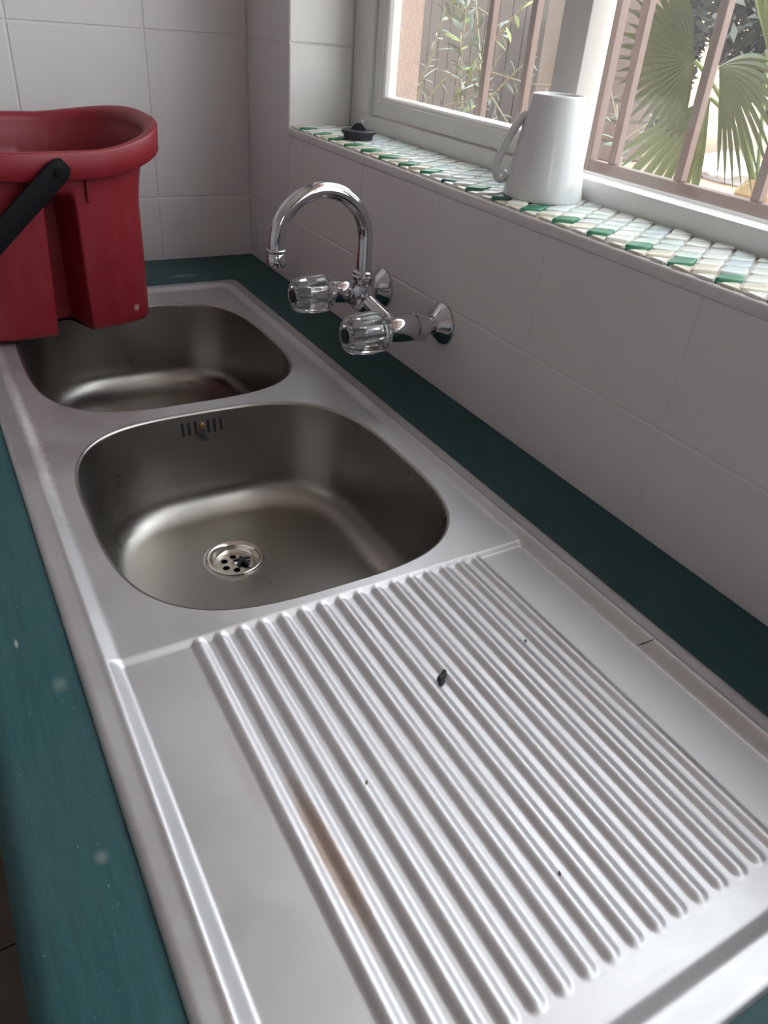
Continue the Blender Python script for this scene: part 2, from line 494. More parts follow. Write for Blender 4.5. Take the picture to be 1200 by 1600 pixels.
Y0G = 0.3830
for row in range(6):
    cx = 0.5165 + row * HX
    off = HY if row % 2 == 0 else 0.0
    k0 = int(math.floor((-0.02 - Y0G) / (2 * HY))); k1 = int(math.ceil((YR - Y0G) / (2 * HY)))
    for k in range(k0, k1 + 1):
        cy = Y0G + k * 2 * HY + off
        if cy > YR - 0.004: continue
        if row == 0: mt = random.choice([CH[4], CH[4], CH[1]])
        elif row == 1:
            mt = (random.choice([CH_G, CH_T, CH_G]) if k % 2 == 0 else random.choice([CH[4], CH[4], CH[1]]))
        elif row == 2: mt = random.choice([CH[0], CH[0], CH[2], CH[1]]) if random.random() > 0.04 else CH_B
        else: mt = random.choice([CH[0], CH[1], CH[2], CH[2], CH[0], CH[3], CH[1]])
        chip(cx, cy, mt, ZS + 0.0012)

# ------------------------------------------------------------------ window
w1 = tag(empty('window_1', (0.65, 0.54, ZS)), 'white painted window with a casement and a fixed pane', kind='structure')
FX0, FX1 = 0.628, 0.662
MB().box((FX0, WIN_Y0, ZS), (FX1, YR, 1.165)).build('frame_sill_rail', M_FRAME, w1, bevel=0.0018)
MB().box((FX0, WIN_Y0, 2.27), (FX1, YR, WIN_Z1)).build('frame_head', M_FRAME, w1, bevel=0.0018)
MB().box((FX0, 1.1225, 1.1645), (FX1, YR, 2.271)).build('frame_jamb', M_FRAME, w1, bevel=0.0018)
MB().box((FX0, WIN_Y0, 1.1645), (FX1, WIN_Y0 + 0.05, 2.271)).build('frame_jamb', M_FRAME, w1, bevel=0.0018)
MB().box((FX0, -0.090, 1.1645), (FX1, -0.06, 2.271)).build('mullion', M_FRAME, w1, bevel=0.0018)
MB().box((0.6540, WIN_Y0 + 0.045, 1.1640), (0.6570, -0.088, 2.271)).build('pane', M_GLASS_B, w1)  # extra bay beyond the view, added for more daylight
MB().box((FX0, 0.653, 1.1645), (FX1, 0.6815, 2.271)).build('mullion', M_FRAME, w1, bevel=0.0018)
# casement sash: four mitred members with a moulded inner edge
prof = [(0.0, 0.659), (0.0, 0.636), (0.0205, 0.636), (0.0225, 0.6385), (0.0250, 0.6385), (0.0275, 0.641), (0.0290, 0.646), (0.0290, 0.659)]
sy0, sy1, sz0, sz1 = 0.6835, 1.1200, 1.1668, 2.268
def corner(ci, o):
    return ((sy0 + o, sz0 + o), (sy1 - o, sz0 + o), (sy1 - o, sz1 - o), (sy0 + o, sz1 - o))[ci]
sash = empty('casement', (0.65, 0.9, 1.167)); sash.parent = w1; sash.matrix_parent_inverse = world_of(w1).inverted()
for i, nm in enumerate(('sash_rail', 'sash_stile', 'sash_rail', 'sash_stile')):
    vs = []
    for ci in (i, (i + 1) % 4):
        for o, x in prof:
            y, z = corner(ci, o); vs.append((x, y, z))
    n = len(prof)
    fs = [(k, (k + 1) % n, n + (k + 1) % n, n + k) for k in range(n)] + [tuple(range(n)), tuple(range(n, 2 * n))]
    mk(nm, vs, fs, M_FRAME, sash)
MB().box((0.6535, sy0 + 0.026, sz0 + 0.026), (0.6565, sy1 - 0.026, sz1 - 0.026)).build('pane', M_GLASS_A, sash)
MB().box((0.6540, -0.062, 1.1640), (0.6570, 0.6535, 2.271)).build('pane', M_GLASS_B, w1)
# putty bead behind the fixed pane
b = MB()
b.add([(0.650, -0.06, 1.1645), (0.6545, -0.06, 1.1645), (0.6545, -0.06, 1.168), (0.650, 0.653, 1.1645), (0.6545, 0.653, 1.1645), (0.6545, 0.653, 1.168)],
      [(0, 1, 2), (3, 4, 5), (0, 1, 4, 3), (1, 2, 5, 4), (2, 0, 3, 5)])
b.build('glazing_bead', M_FRAME, w1)

# ------------------------------------------------------------------ worktop, cabinet
wt = MB()
hx0, hx1, hy0, hy1 = 0.022, 0.405, 0.012, 1.174   # sink cut-out
wx0, wx1, wy0, wy1 = -0.0660, XW - 0.0008, -0.55, YF - 0.0008
top, bot = ZC, 0.856
vs = []; fs = []
def ring(z, infl=0.0):
    return [(wx0 + infl, wy0, z), (wx1, wy0, z), (wx1, wy1, z), (wx0 + infl, wy1, z)]
def hole(z): return [(hx0, hy0, z), (hx1, hy0, z), (hx1, hy1, z), (hx0, hy1, z)]
R0 = 0.017
prof_e = [(R0 * (1 - math.cos(a)), top - R0 * (1 - math.sin(a))) for a in [math.pi / 2 * i / 6 for i in range(7)]]  # (inset from front, z)
prof_e = [(R0 * (1 - math.sin(a)), top - R0 * (1 - math.cos(a))) for a in [math.pi / 2 * i / 6 for i in range(7)]]
rings = [ring(z, ins) for ins, z in prof_e] + [ring(bot)]
for r in rings: vs += r
nR = len(rings)
for r in range(nR - 1):
    for k in range(4):
        fs.append((r*4 + k, r*4 + (k+1) % 4, (r+1)*4 + (k+1) % 4, (r+1)*4 + k))
h0 = len(vs); vs += hole(top); h1 = len(vs); vs += hole(bot)
for k in range(4):
    k2 = (k + 1) % 4
    fs.append((k, k2, h0 + k2, h0 + k))
    fs.append(((nR-1)*4 + k, (nR-1)*4 + k2, h1 + k2, h1 + k))
    fs.append((h0 + k, h0 + k2, h1 + k2, h1 + k))
wto = mk('worktop', vs, fs, M_WORKTOP, smooth=True, sharp=30)
tag(wto, 'dark green stained wooden worktop with a rounded front edge around the sink', 'worktop')
cb = tag(empty('base_cabinet', (0.24, 0.4, 0)), 'brown base cabinet under the green worktop', 'cabinet')
MB().box((0.03, -0.54, 0.08), (0.045, YF - 0.003, 0.856)).box((0.03, -0.54, 0.08), (XW - 0.003, YF - 0.003, 0.10)).box((0.03, -0.55, 0.08), (XW - 0.003, -0.535, 0.856)).box((0.07, -0.54, 0), (0.085, YF - 0.003, 0.08)).build('body', M_CAB, cb)
for k in range(4):
    y = -0.53 + k * 0.465
    d = MB().box((0.014, y, 0.09), (0.0295, y + 0.455, 0.85)).build('door', M_CAB, cb, bevel=0.002)
    v, f = tube([(0.014, y + 0.40, 0.70), (-0.006, y + 0.40, 0.70), (-0.006, y + 0.40, 0.80), (0.014, y + 0.40, 0.80)], 0.004, 8)
    mk('handle', v, f, M_CHROME, d, smooth=True)

# ------------------------------------------------------------------ sink
SX0, SX1, SY0, SY1 = 0.0, 0.427, -0.010, 1.196
Z_TOP = 0.9005; Z_BOWLDECK = 0.8965; Z_DRAIN = 0.8925
RID_X = [0.0864 + 0.01722 * k for k in range(16)]
RID_Y0, RID_Y1 = 0.040, 0.362
def sstep(a, b, x):
    t = np.clip((x - a) / (b - a), 0, 1); return t * t * (3 - 2 * t)
def zdeck(x, y):
    x = np.asarray(x, float); y = np.asarray(y, float)
    # rounded-rectangle distance from the outer edge (corner radius rc)
    def dist(rc, ins):
        cx, cy = (SX0 + SX1) / 2, (SY0 + SY1) / 2
        hx, hy = (SX1 - SX0) / 2 - ins, (SY1 - SY0) / 2 - ins
        qx = np.abs(x - cx) - hx + rc; qy = np.abs(y - cy) - hy + rc
        return -(np.hypot(np.maximum(qx, 0), np.maximum(qy, 0)) + np.minimum(np.maximum(qx, qy), 0) - rc)
    d = dist(0.012, 0.0)
    # the near end has a wider rolled lip
    outer = Z_TOP - 0.0055 * (1 - np.sqrt(np.clip(1 - (1 - np.clip(d / 0.006, 0, 1)) ** 2, 0, 1)))
    inner_z = Z_BOWLDECK + (Z_DRAIN - Z_BOWLDECK) * (1 - sstep(0.3605, 0.3665, y))
    di = dist(0.020, 0.0195)
    s = sstep(0.0, 0.0115, di)
    crest = 0.0009 * np.exp(-((di + 0.001) / 0.0022) ** 2)
    z = outer * (1 - s) + inner_z * s + crest
    # drainer ridges
    k = np.clip(np.round((x - RID_X[0]) / 0.01722), 0, 15)
    dx = x - (RID_X[0] + k * 0.01722)
    yy = np.clip(y, RID_Y0 + 0.005, RID_Y1 - 0.003)
    dd = np.hypot(dx, (y - yy) * 1.0)
    w = 0.0066
    rid = np.where(dd < w, 0.0025 * np.cos(np.clip(dd / w, 0, 1) * np.pi / 2) ** 1.5, 0)
    return z + rid

def grid_mesh(xs, ys):
    X, Y = np.meshgrid(xs, ys); Z = zdeck(X, Y)
    v = np.stack([X.ravel(), Y.ravel(), Z.ravel()], 1)
    nx, ny = len(xs), len(ys)
    f = [(j*nx+i, j*nx+i+1, (j+1)*nx+i+1, (j+1)*nx+i) for j in range(ny-1) for i in range(nx-1)]
    return v, f

def fine_edges(a, b, n, edge=0.036, ne=26):
    return np.concatenate([np.linspace(a, a + edge, ne)[:-1], np.linspace(a + edge, b - edge, n), np.linspace(b - edge, b, ne)[1:]])

sink = tag(empty('double_bowl_sink', (0.213, 0.6, ZC)), 'stainless steel double bowl sink with ribbed drainer set in green worktop', 'sink')
YA, YM, YE = 0.3690, 0.7440, SY1
dk = MB()
xs = fine_edges(SX0, SX1, 330)
ysd = np.concatenate([np.linspace(SY0, SY0 + 0.055, 48)[:-1], np.linspace(SY0 + 0.055, 0.345, 60), np.linspace(0.345, YA, 26)[1:]])
v, f = grid_mesh(xs, ysd); dk.add(v, f)

BOWLS = [((0.213, 0.554), (0.1645, 0.1770)), ((0.213, 0.936), (0.1650, 0.1790))]
NEXP = 3.2
NB = 320
def se_pt(t, a, b, n):
    c, s = math.cos(t), math.sin(t)
    r = (abs(c / a) ** n + abs(s / b) ** n) ** (-1.0 / n)
    return r * c, r * s
def bowl_deck(bi, y0, y1):
    (cx, cy), (a, b) = BOWLS[bi]
    # angles aimed at even steps on the outer rectangle, with the exact corners
    per = []
    x0, x1 = SX0, SX1
    nx, ny = 70, 90
    sidex = fine_edges(x0, x1, 40, 0.036, 16); sidey = np.linspace(y0, y1, ny)
    if bi == 1: sidey = np.concatenate([np.linspace(y0, y1 - 0.036, 70)[:-1], np.linspace(y1 - 0.036, y1, 20)])
    per += [(x, y0) for x in sidex[:-1]] + [(x1, y) for y in sidey[:-1]] + [(x, y1) for x in sidex[::-1][:-1]] + [(x0, y) for y in sidey[::-1][:-1]]
    nP = len(per)
    ts = np.concatenate([np.linspace(0, 0.55, 14)[:-1], np.linspace(0.55, 1, 34)])
    V = []; F = []
    inner = []
    for (px, py) in per:
        ang = math.atan2(py - cy, px - cx)
        ix, iy = se_pt(ang, a + 0.002, b + 0.002, NEXP)
        inner.append((cx + ix, cy + iy))
    for t in ts:
        for (ix, iy), (px, py) in zip(inner, per):
            V.append((ix + (px - ix) * t, iy + (py - iy) * t))
    V = np.array(V); Z = zdeck(V[:, 0], V[:, 1])
    V3 = np.column_stack([V, Z])
    for r in range(len(ts) - 1):
        for k in range(nP):
            k2 = (k + 1) % nP
            F.append((r*nP + k, r*nP + k2, (r+1)*nP + k2, (r+1)*nP + k))
    return V3, F
v, f = bowl_deck(0, YA, YM); dk.add(v, f)
v, f = bowl_deck(1, YM, YE); dk.add(v, f)
# turned-down outer skirt
ol = MB()
ZSK = ZC + 0.0002
N = 60
loop = [(x, SY0) for x in np.linspace(SX0, SX1, N)] + [(SX1, y) for y in np.linspace(SY0, SY1, N)][1:] + [(x, SY1) for x in np.linspace(SX1, SX0, N)][1:] + [(SX0, y) for y in np.linspace(SY1, SY0, N)][1:-1]
lv = []
for (x, y) in loop: lv.append((x, y, float(zdeck(x, y))))
for (x, y) in loop: lv.append((x, y, ZSK))
n = len(loop)
dk.add(lv, [(k, (k+1) % n, n + (k+1) % n, n + k) for k in range(n)])
dko = dk.build('deck', M_DECK, sink, smooth=True, sharp=60)

DEPTH = 0.130
def bowl(bi, drain_xy):
    (cx, cy), (a, b) = BOWLS[bi]
    ztop = Z_BOWLDECK
    prof = []
    for i in range(7):                      # rolled lip
        t = i / 6 * math.pi / 2
        prof.append((-0.002 + 0.0035 * math.sin(t), ztop - 0.0035 * (1 - math.cos(t)), 0))
    R = 0.034; draft = 0.010
    zf = ztop - DEPTH
    for i in range(1, 8):
        t = i / 8
        prof.append((0.0015 + draft * t, ztop - 0.0035 - (DEPTH - 0.0035 - R) * t, 0))
    for i in range(0, 15):
        t = i / 14 * math.pi / 2
        prof.append((0.0015 + draft + R * (1 - math.cos(t)), zf + R - R * math.sin(t), 0))
    V = []; F = []
    angs = [2 * math.pi * k / NB for k in range(NB)]
    for off, z, _ in prof:
        for t in angs:
            x, y = se_pt(t, a - off, b - off, NEXP + 0.2 * min(1, off / 0.04))
            V.append((cx + x, cy + y, z))
    last = [(V[-NB + k][0], V[-NB + k][1]) for k in range(NB)]
    dx, dy = drain_xy
    for s_ in np.linspace(0, 1, 14)[1:]:
        for k, t in enumerate(angs):
            ex, ey = dx + 0.0310 * math.cos(t), dy + 0.0310 * math.sin(t)
            lx, ly = last[k]
            V.append((lx + (ex - lx) * s_, ly + (ey - ly) * s_, zf - 0.003 * s_))
    for (r_, dz) in ((0.0302, -0.0038), (0.0300, -0.010), (0.0300, -0.030)):
        for t in angs: V.append((dx + r_ * math.cos(t), dy + r_ * math.sin(t), zf + dz))
    nr = len(V) // NB
    for r in range(nr - 1):
        for k in range(NB):
            k2 = (k + 1) % NB
            F.append((r*NB + k, r*NB + k2, (r+1)*NB + k2, (r+1)*NB + k))
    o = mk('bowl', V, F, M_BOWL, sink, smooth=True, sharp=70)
    # waste fitting
    zt = zf - 0.0030
    prof_w = [(0.0328, zt + 0.0001), (0.0326, zt + 0.0009), (0.0312, zt + 0.0014), (0.0292, zt + 0.0010), (0.0272, zt - 0.0004), (0.0262, zt - 0.0025), (0.0250, zt - 0.0065),
              (0.0236, zt - 0.0080), (0.0225, zt - 0.0080), (0.0218, zt - 0.0088)]
    v, f = lathe(prof_w, 'Z', (dx, dy, 0), 64, cap0=False, cap1=False)
    st = mk('strainer', v, f, M_STEEL2, o, smooth=True, sharp=80)
    # perforated plate
    bm = bmesh.new()
    def loopc(x, y, r, n):
        vv = [bm.verts.new((x + r * math.cos(2 * math.pi * k / n), y + r * math.sin(2 * math.pi * k / n), zt - 0.0088)) for k in range(n)]
        for k in range(n): bm.edges.new((vv[k], vv[(k + 1) % n]))
    loopc(dx, dy, 0.0218, 48)
    for k in range(6):
        t = 2 * math.pi * k / 6 + 0.35
        loopc(dx + 0.0128 * math.cos(t), dy + 0.0128 * math.sin(t), 0.0040, 14)
    bmesh.ops.triangle_fill(bm, use_beauty=True, use_dissolve=False, edges=bm.edges[:])
    me = bpy.data.meshes.new('strainer_plate'); bm.to_mesh(me); bm.free()
    mk_me('strainer_plate', me, M_STEEL2, o)
    v, f = lathe([(0.0035, zt - 0.0087), (0.0035, zt - 0.0070), (0.0022, zt - 0.0062), (0.0004, zt - 0.0060)], 'Z', (dx, dy, 0), 16)
    mk('strainer_screw', v, f, M_STEEL2, o, smooth=True, sharp=40)
    v, f = lathe([(0.0217, zt - 0.030), (0.0217, zt - 0.0285)], 'Z', (dx, dy, 0), 32)
    mk('waste_shade_disc', v, f, M_HOLE_SHADE, o)  # black disc standing for the shade down the waste pipe
    return o, zf, zt
DR1 = (0.2041, 0.6150)
bw1, ZF, ZT1 = bowl(0, DR1)
bw2, _, _ = bowl(1, (0.2041, 0.990))
bw1['label'] = 'nearer bowl with overflow slots'
bw2['label'] = 'far bowl half under the red bucket'

# overflow slots of the nearer bowl: dark inserts standing for shaded openings, none cut
def wall_y(x, z):
    (cx, cy), (a, b) = BOWLS[0]
    t = min(1, max(0, (Z_BOWLDECK - 0.0035 - z) / (DEPTH - 0.0035 - 0.034)))
    off = 0.0015 + 0.010 * t
    return cy + (b - off) * (1 - abs((x - cx) / (a - off)) ** NEXP) ** (1 / NEXP)
for k in (-3, -2, -1, 1, 2, 3):
    sx = 0.2095 + k * 0.0077
    zc0, zc1 = 0.8705, 0.8845
    outl = []
    for i in range(9):
        t = math.pi * i / 8; outl.append((0.0016 * math.cos(t), zc1 + 0.0016 * math.sin(t)))
    for i in range(9):
        t = math.pi + math.pi * i / 8; outl.append((0.0016 * math.cos(t), zc0 + 0.0016 * math.sin(t)))
    vs = []
    for dy in (-0.00025, 0.004):
        for (ox, oz) in outl: vs.append((sx + ox, wall_y(sx + ox, oz) + dy, oz))
    n = len(outl)
    fs = [tuple(range(n)), tuple(range(n, 2*n))] + [(i, (i+1) % n, n + (i+1) % n, n + i) for i in range(n)]
    mk('overflow_dark_insert', vs, fs, M_HOLE_SHADE, bw1)
yw = wall_y(0.2095, 0.879)
v, f = lathe([(0.0042, 0.001), (0.0042, -0.0015), (0.0036, -0.0028), (0.0018, -0.0034)], 'Y', (0.2095, yw, 0.8790), 16)
mk('overflow_screw', v, f, M_BRASS, bw1, smooth=True, sharp=40)
v = []; f = []
ch = MB()
for i, (ox, oz) in enumerate(((0.0, 0.8735), (-0.0018, 0.8695), (0.0012, 0.8665), (-0.0016, 0.8635), (0.0034, 0.8632))):
    yy = wall_y(0.2095, oz) - 0.0020
    pp = [(0.2095 + ox + 0.0022 * math.cos(t), yy + 0.0008 * math.sin(2 * t), oz + 0.0022 * math.sin(t)) for t in [2 * math.pi * k / 12 for k in range(13)]]
    v, f = tube(pp, 0.0007, 6); ch.add(v, f)
ch.build('chain_stub', M_BLACK, bw1, smooth=True)

# ------------------------------------------------------------------ wall mixer tap
tap = tag(empty('mixer_tap', (XW, 0.771, 0.981)), 'chrome wall mixer tap with swan neck spout and two clear fluted knobs', 'tap')
ZA = 0.981; YN, YFR = 0.6955, 0.8470
def tap_side(y, z):
    def lobed(n, amp): return lambda t, h: 1 + amp * (abs(math.cos(n * t / 2)) - 0.6)
    v, f = lathe([(0.0265, XW - 0.0003), (0.0265, XW - 0.003), (0.0235, XW - 0.0065), (0.0150, XW - 0.0135), (0.0125, XW - 0.0165), (0.0118, XW - 0.0170)], 'X', (0, y, z), 20)
    fl_ = mk('wall_flange', v, f, M_CHROME, tap, smooth=True, sharp=12)
    v, f = lathe([(0.0100, XW - 0.014), (0.0100, XW - 0.0185), (0.0085, XW - 0.0200), (0.0085, 0.488)], 'X', (0, y, z), 32)
    mk('connector', v, f, M_CHROME, tap, smooth=True, sharp=40)
    v, f = lathe([(0.0140, 0.4905), (0.0182, 0.4885), (0.0182, 0.4755), (0.0140, 0.4735)], 'X', (0, y, z), 6)
    mk('hex_nut', v, f, M_CHROME, tap)
    v, f = lathe([(0.0135, 0.4728), (0.0162, 0.4722), (0.0168, 0.4700), (0.0139, 0.4370), (0.0132, 0.4355), (0.0110, 0.4350)], 'X', (0, y, z), 40)
    mk('valve_body', v, f, M_CHROME, tap, smooth=True, sharp=40)
    v, f = lathe([(0.0110, 0.4385), (0.0110, 0.425), (0.0060, 0.424), (0.0060, 0.395)], 'X', (0, y, z), 24)
    mk('spindle', v, f, M_CHROME, tap, smooth=True, sharp=40)
    # clear fluted knob, wider towards the wall side of its middle
    def flute(t, h):
        s = sstep(0.4375, 0.428, h) if False else 1.0
        c = abs(math.sin(4 * t))
        return 1 - 0.115 * (1 - c) ** 2
    pr = [(0.0165, 0.4330), (0.0205, 0.4320), (0.0238, 0.4275), (0.0250, 0.4195), (0.0248, 0.4090), (0.0238, 0.3960), (0.0225, 0.3860), (0.0195, 0.3805), (0.0150, 0.3780), (0.0105, 0.3785), (0.0100, 0.3830), (0.0070, 0.3835)]
    def rf(t, h):
        depth = 1.0 if h > 0.383 else max(0.0, (h - 0.377) / 0.006)
        return 1 - (1 - flute(t, h)) * depth
    V = []; F = []; seg = 96
    for i, (r, h) in enumerate(pr):
        for k in range(seg):
            t = 2 * math.pi * k / seg
            rr = r * (rf(t, h) if i < 9 else 1)
            V.append((h, y + rr * math.cos(t), z + rr * math.sin(t)))
    for i in range(len(pr) - 1):
        for k in range(seg):
            k2 = (k + 1) % seg; F.append((i*seg+k, i*seg+k2, (i+1)*seg+k2, (i+1)*seg+k))
    F.append(tuple(range(seg))); F.append(tuple((len(pr)-1)*seg + k for k in range(seg)))
    kn = mk('knob', V, F, M_ACRYL, tap, smooth=True, sharp=50)
    # knurled insert and dark cap
    v, f = lathe([(0.0128, 0.3995), (0.0128, 0.3840), (0.0115, 0.3825)], 'X', (0, y, z), 60, rfun=lambda t, h: 1 + 0.05 * math.cos(30 * t))
    mk('knurled_insert', v, f, M_CHROME, kn, smooth=True, sharp=30)
    v, f = lathe([(0.0088, 0.3835), (0.0088, 0.3775), (0.0078, 0.3765), (0.0020, 0.3762)], 'X', (0, y, z), 24)
    mk('cap', v, f, M_BLACK, kn, smooth=True, sharp=40)
tap_side(YN, ZA); tap_side(YFR, ZA + 0.001)
XS, YS = 0.441, 0.7713
# arms from the valve bodies up to the central body
pth = [(0.455, YN + 0.010, ZA), (0.455, YN + 0.028, ZA + 0.001), (0.450, YN + 0.050, ZA + 0.010), (0.443, YS - 0.006, ZA + 0.020)]
def crom(pts, n=8):
    P = [Vector(p) for p in pts]; P = [2*P[0]-P[1]] + P + [2*P[-1]-P[-2]]; out = []
    for i in range(1, len(P)-2):
        for k in range(n):
            t = k / n
            out.append(0.5*((2*P[i]) + (P[i+1]-P[i-1])*t + (2*P[i-1]-5*P[i]+4*P[i+1]-P[i+2])*t*t + (3*P[i]-P[i-1]-3*P[i+1]+P[i+2])*t**3))
    return out + [P[-2]]
for y, sg in ((YN, 1), (YFR, -1)):
    pth = [(0.456, y + sg * 0.006, ZA), (0.455, y + sg * 0.026, ZA), (0.449, y + sg * 0.050, ZA + 0.008), (0.442, YS - sg * 0.004, ZA + 0.018)]
    v, f = tube(crom(pth), 0.0098, 24)
    mk('arm', v, f, M_CHROME, tap, smooth=True, sharp=50)
v, f = lathe([(0.006, 0.981), (0.0125, 0.985), (0.0155, 0.994), (0.0160, 1.004), (0.0150, 1.014), (0.0142, 1.019), (0.0150, 1.0205), (0.0150, 1.0265), (0.0138, 1.0275), (0.0138, 1.0310), (0.0120, 1.0325)], 'Z', (XS, YS, 0), 40)
mk('central_body', v, f, M_CHROME, tap, smooth=True, sharp=40)
v, f = lathe([(0.0062, 0.0), (0.0062, -0.018), (0.0048, -0.0195)], 'X', (XS, YS - 0.002, 1.006), 6)
mk('grub_screw', v, f, M_CHROME, tap)
RA = 0.0588; ZARC = 1.0690
pth = [(XS, YS, 1.030), (XS, YS, 1.050)]
pth += [(XS - RA + RA * math.cos(t), YS, ZARC + RA * math.sin(t)) for t in [math.pi * k / 40 for k in range(41)]]
pth += [(XS - 2 * RA, YS, 1.060)]
v, f = tube(pth, 0.0092, 28)
mk('spout', v, f, M_CHROME, tap, smooth=True, sharp=60)
v, f = lathe([(0.0100, 1.0655), (0.0112, 1.0648), (0.0112, 1.0622), (0.0108, 1.0612), (0.0113, 1.0605), (0.0113, 1.0480), (0.0105, 1.0462), (0.0090, 1.0460), (0.0088, 1.0500)], 'Z', (XS - 2 * RA, YS, 0), 40)
mk('aerator', v, f, M_CHROME, tap, smooth=True, sharp=40)

# ------------------------------------------------------------------ red mop bucket
BC = Vector((0.112, 1.108, 0.0)); BROT = math.radians(8.0)
bk = tag(empty('mop_bucket', (BC.x, BC.y, 0.902)), 'red plastic two-compartment mop bucket standing on the far bowl rim', 'bucket')
BZ0 = 0.9015
HB = 0.236
def bk_xy(lx, ly):
    c, s = math.cos(BROT), math.sin(BROT)
    return BC.x + lx * c - ly * s, BC.y + lx * s + ly * c
NXS = 90
def outline_x():
    u = np.concatenate([np.cos(np.linspace(0, math.pi, 70)), np.linspace(-0.32, 0.32, 61)])
    return np.unique(np.round(u, 5))[::-1]
UX = outline_x()
def bk_ring(a, b, n, groove, gw):
    """closed outline in local x,y; the long sides are pinched in by a groove at the middle"""
    pts = []
    for sgn in (-1, 1):
        seq = UX if sgn == 1 else UX[::-1]
        for u in seq[:-1]:
            x = a * u; y = b * max(0.0, 1 - abs(u) ** n) ** (1.0 / n)
            s = 1 - float(sstep(gw - 0.006, gw + 0.006, abs(x - 0.002)))
            pts.append((x, sgn * max(0.0, y - groove * s)))
    return pts
def end_rise(lx, ly):
    t = max(0.0, (lx - 0.05) / 0.14); t2 = max(0.0, (-lx - 0.05) / 0.14)
    return 0.027 * t ** 1.5 + 0.018 * t2 ** 1.5 + 0.055 * ly
V = []; F = []
rings = []
def add_ring(pts, z):   # z: float or function of local xy
    ids = []
    for (lx, ly) in pts:
        X, Y = bk_xy(lx, ly); zz = z(lx, ly) if callable(z) else z
        V.append((X, Y, zz)); ids.append(len(V) - 1)
    rings.append(ids)
ZR = 1.142
def lerp(a, b, t): return a + (b - a) * t
def dims(t):   # t 0 bottom .. 1 top
    a = lerp(0.126, 0.132, t) + 0.020 * max(0, (t - 0.62) / 0.38) ** 1.8
    b = lerp(0.100, 0.112, t) + 0.003 * max(0, (t - 0.8) / 0.2) ** 2
    n = lerp(4.2, 2.7, t)
    g = 0.060 * (1 - float(sstep(0.70, 0.84, t)))
    gw = lerp(0.0190, 0.0135, t)
    return a, b, n, g, gw
ts = list(np.linspace(0, 1, 34))
# underside, outer wall, lip, inner wall, inner floor
a, b, n, g, gw = dims(0)
add_ring(bk_ring(a * 0.5, b * 0.7, 3, 0.03, gw), BZ0)
add_ring(bk_ring(a - 0.006, b - 0.006, n, g, gw), BZ0)
add_ring(bk_ring(a - 0.0015, b - 0.0015, n, g, gw), BZ0 + 0.002)
for t in ts:
    a, b, n, g, gw = dims(t)
    zb = BZ0 + 0.007
    add_ring(bk_ring(a, b, n, g, gw), (lambda T: (lambda lx, ly: lerp(zb, ZR - 0.012 + end_rise(lx, ly), T)))(t))
a, b, n, g, gw = dims(1)
zl = lambda d: (lambda lx, ly: ZR + d + end_rise(lx, ly))
for off, d in ((0.003, -0.008), (0.0080, -0.0310), (0.0098, -0.0322), (0.0112, -0.0310), (0.0118, -0.016), (0.0122, -0.003), (0.0112, -0.0006), (0.0095, 0.0), (0.006, 0.0), (0.001, -0.0015), (-0.0018, -0.0045), (-0.0028, -0.010)):
    add_ring(bk_ring(a + off + (0.004 if off > 0.005 else 0), b + off, n, 0, gw), zl(d))
for t in ts[::-1]:
    a, b, n, g, gw = dims(t)
    add_ring(bk_ring(a - 0.003, b - 0.003, n, g, gw), (lambda T: (lambda lx, ly: lerp(BZ0 + 0.0085, ZR - 0.013 + end_rise(lx, ly), T)))(t))
a, b, n, g, gw = dims(0)
add_ring(bk_ring(a * 0.5, b * 0.7, 3, 0.03, gw), BZ0 + 0.006)
for r in range(len(rings) - 1):
    A, B = rings[r], rings[r + 1]; k_ = len(A)
    for k in range(k_):
        F.append((A[k], A[(k+1) % k_], B[(k+1) % k_], B[k]))
F.append(tuple(rings[0])[::-1]); F.append(tuple(rings[-1]))
mk('body', V, F, M_RED, bk, smooth=True, sharp=75)
# stiffening ribs under the lip
for lx, hgt in ((0.0380, 0.050), (-0.040, 0.050)):
    t_r = 0.82
    a, b, n, g, gw = dims(0.80)
    yb = -(b * (1 - abs(lx / a) ** n) ** (1 / n))
    vs = []
    for sx in (-0.0015, 0.0015):
        for (ly, z) in ((yb + 0.004, ZR - 0.072), (yb - 0.0035, ZR - 0.068), (yb - 0.0095, ZR - 0.020), (yb + 0.002, ZR - 0.018)):
            X, Y = bk_xy(lx + sx, ly); vs.append((X, Y, z))
    mk('rib', vs, [(0,1,2,3), (4,5,6,7), (0,1,5,4), (1,2,6,5), (2,3,7,6), (3,0,4,7)], M_RED, bk)
# bail handle swung down to the left
a, b, n, g, gw = dims(1)
piv = b + 0.0185
path = []
c40 = math.radians(41)
for (s_, l_) in ((-1, -0.014), (-1, 0.03), (-1, 0.10), (-1, 0.18)):
    path.append((l_, -piv - 0.001))
path += [(0.235, -piv + 0.035), (0.250, -0.05), (0.252, 0.0), (0.250, 0.05), (0.235, piv - 0.035), (0.18, piv + 0.001), (0.10, piv + 0.001), (0.03, piv + 0.001), (-0.014, piv + 0.001)]
P2 = [Vector((-0.002 - l * math.cos(c40), y, ZR - 0.0270 - l * math.sin(c40))) for l, y in path]
PP = crom(P2, 8)
WID, THK = 0.0135, 0.0032
V = []; F = []
wdir = Vector((-math.sin(c40), 0, math.cos(c40)))
for i, p in enumerate(PP):
    tdir = (PP[min(len(PP)-1, i+1)] - PP[max(0, i-1)]).normalized()
    nn = tdir.cross(wdir).normalized()
    ef = min(i, len(PP) - 1 - i)
    wsc = (0.55, 0.85, 0.97, 1.0)[min(ef, 3)]
    for (u, w) in ((-1, -.6), (-.85, -1), (.85, -1), (1, -.6), (1, .6), (.85, 1), (-.85, 1), (-1, .6)):
        X = p + wdir * (u * WID * wsc) + nn * (w * THK)
        gx, gy = bk_xy(X.x, X.y); V.append((gx, gy, X.z))
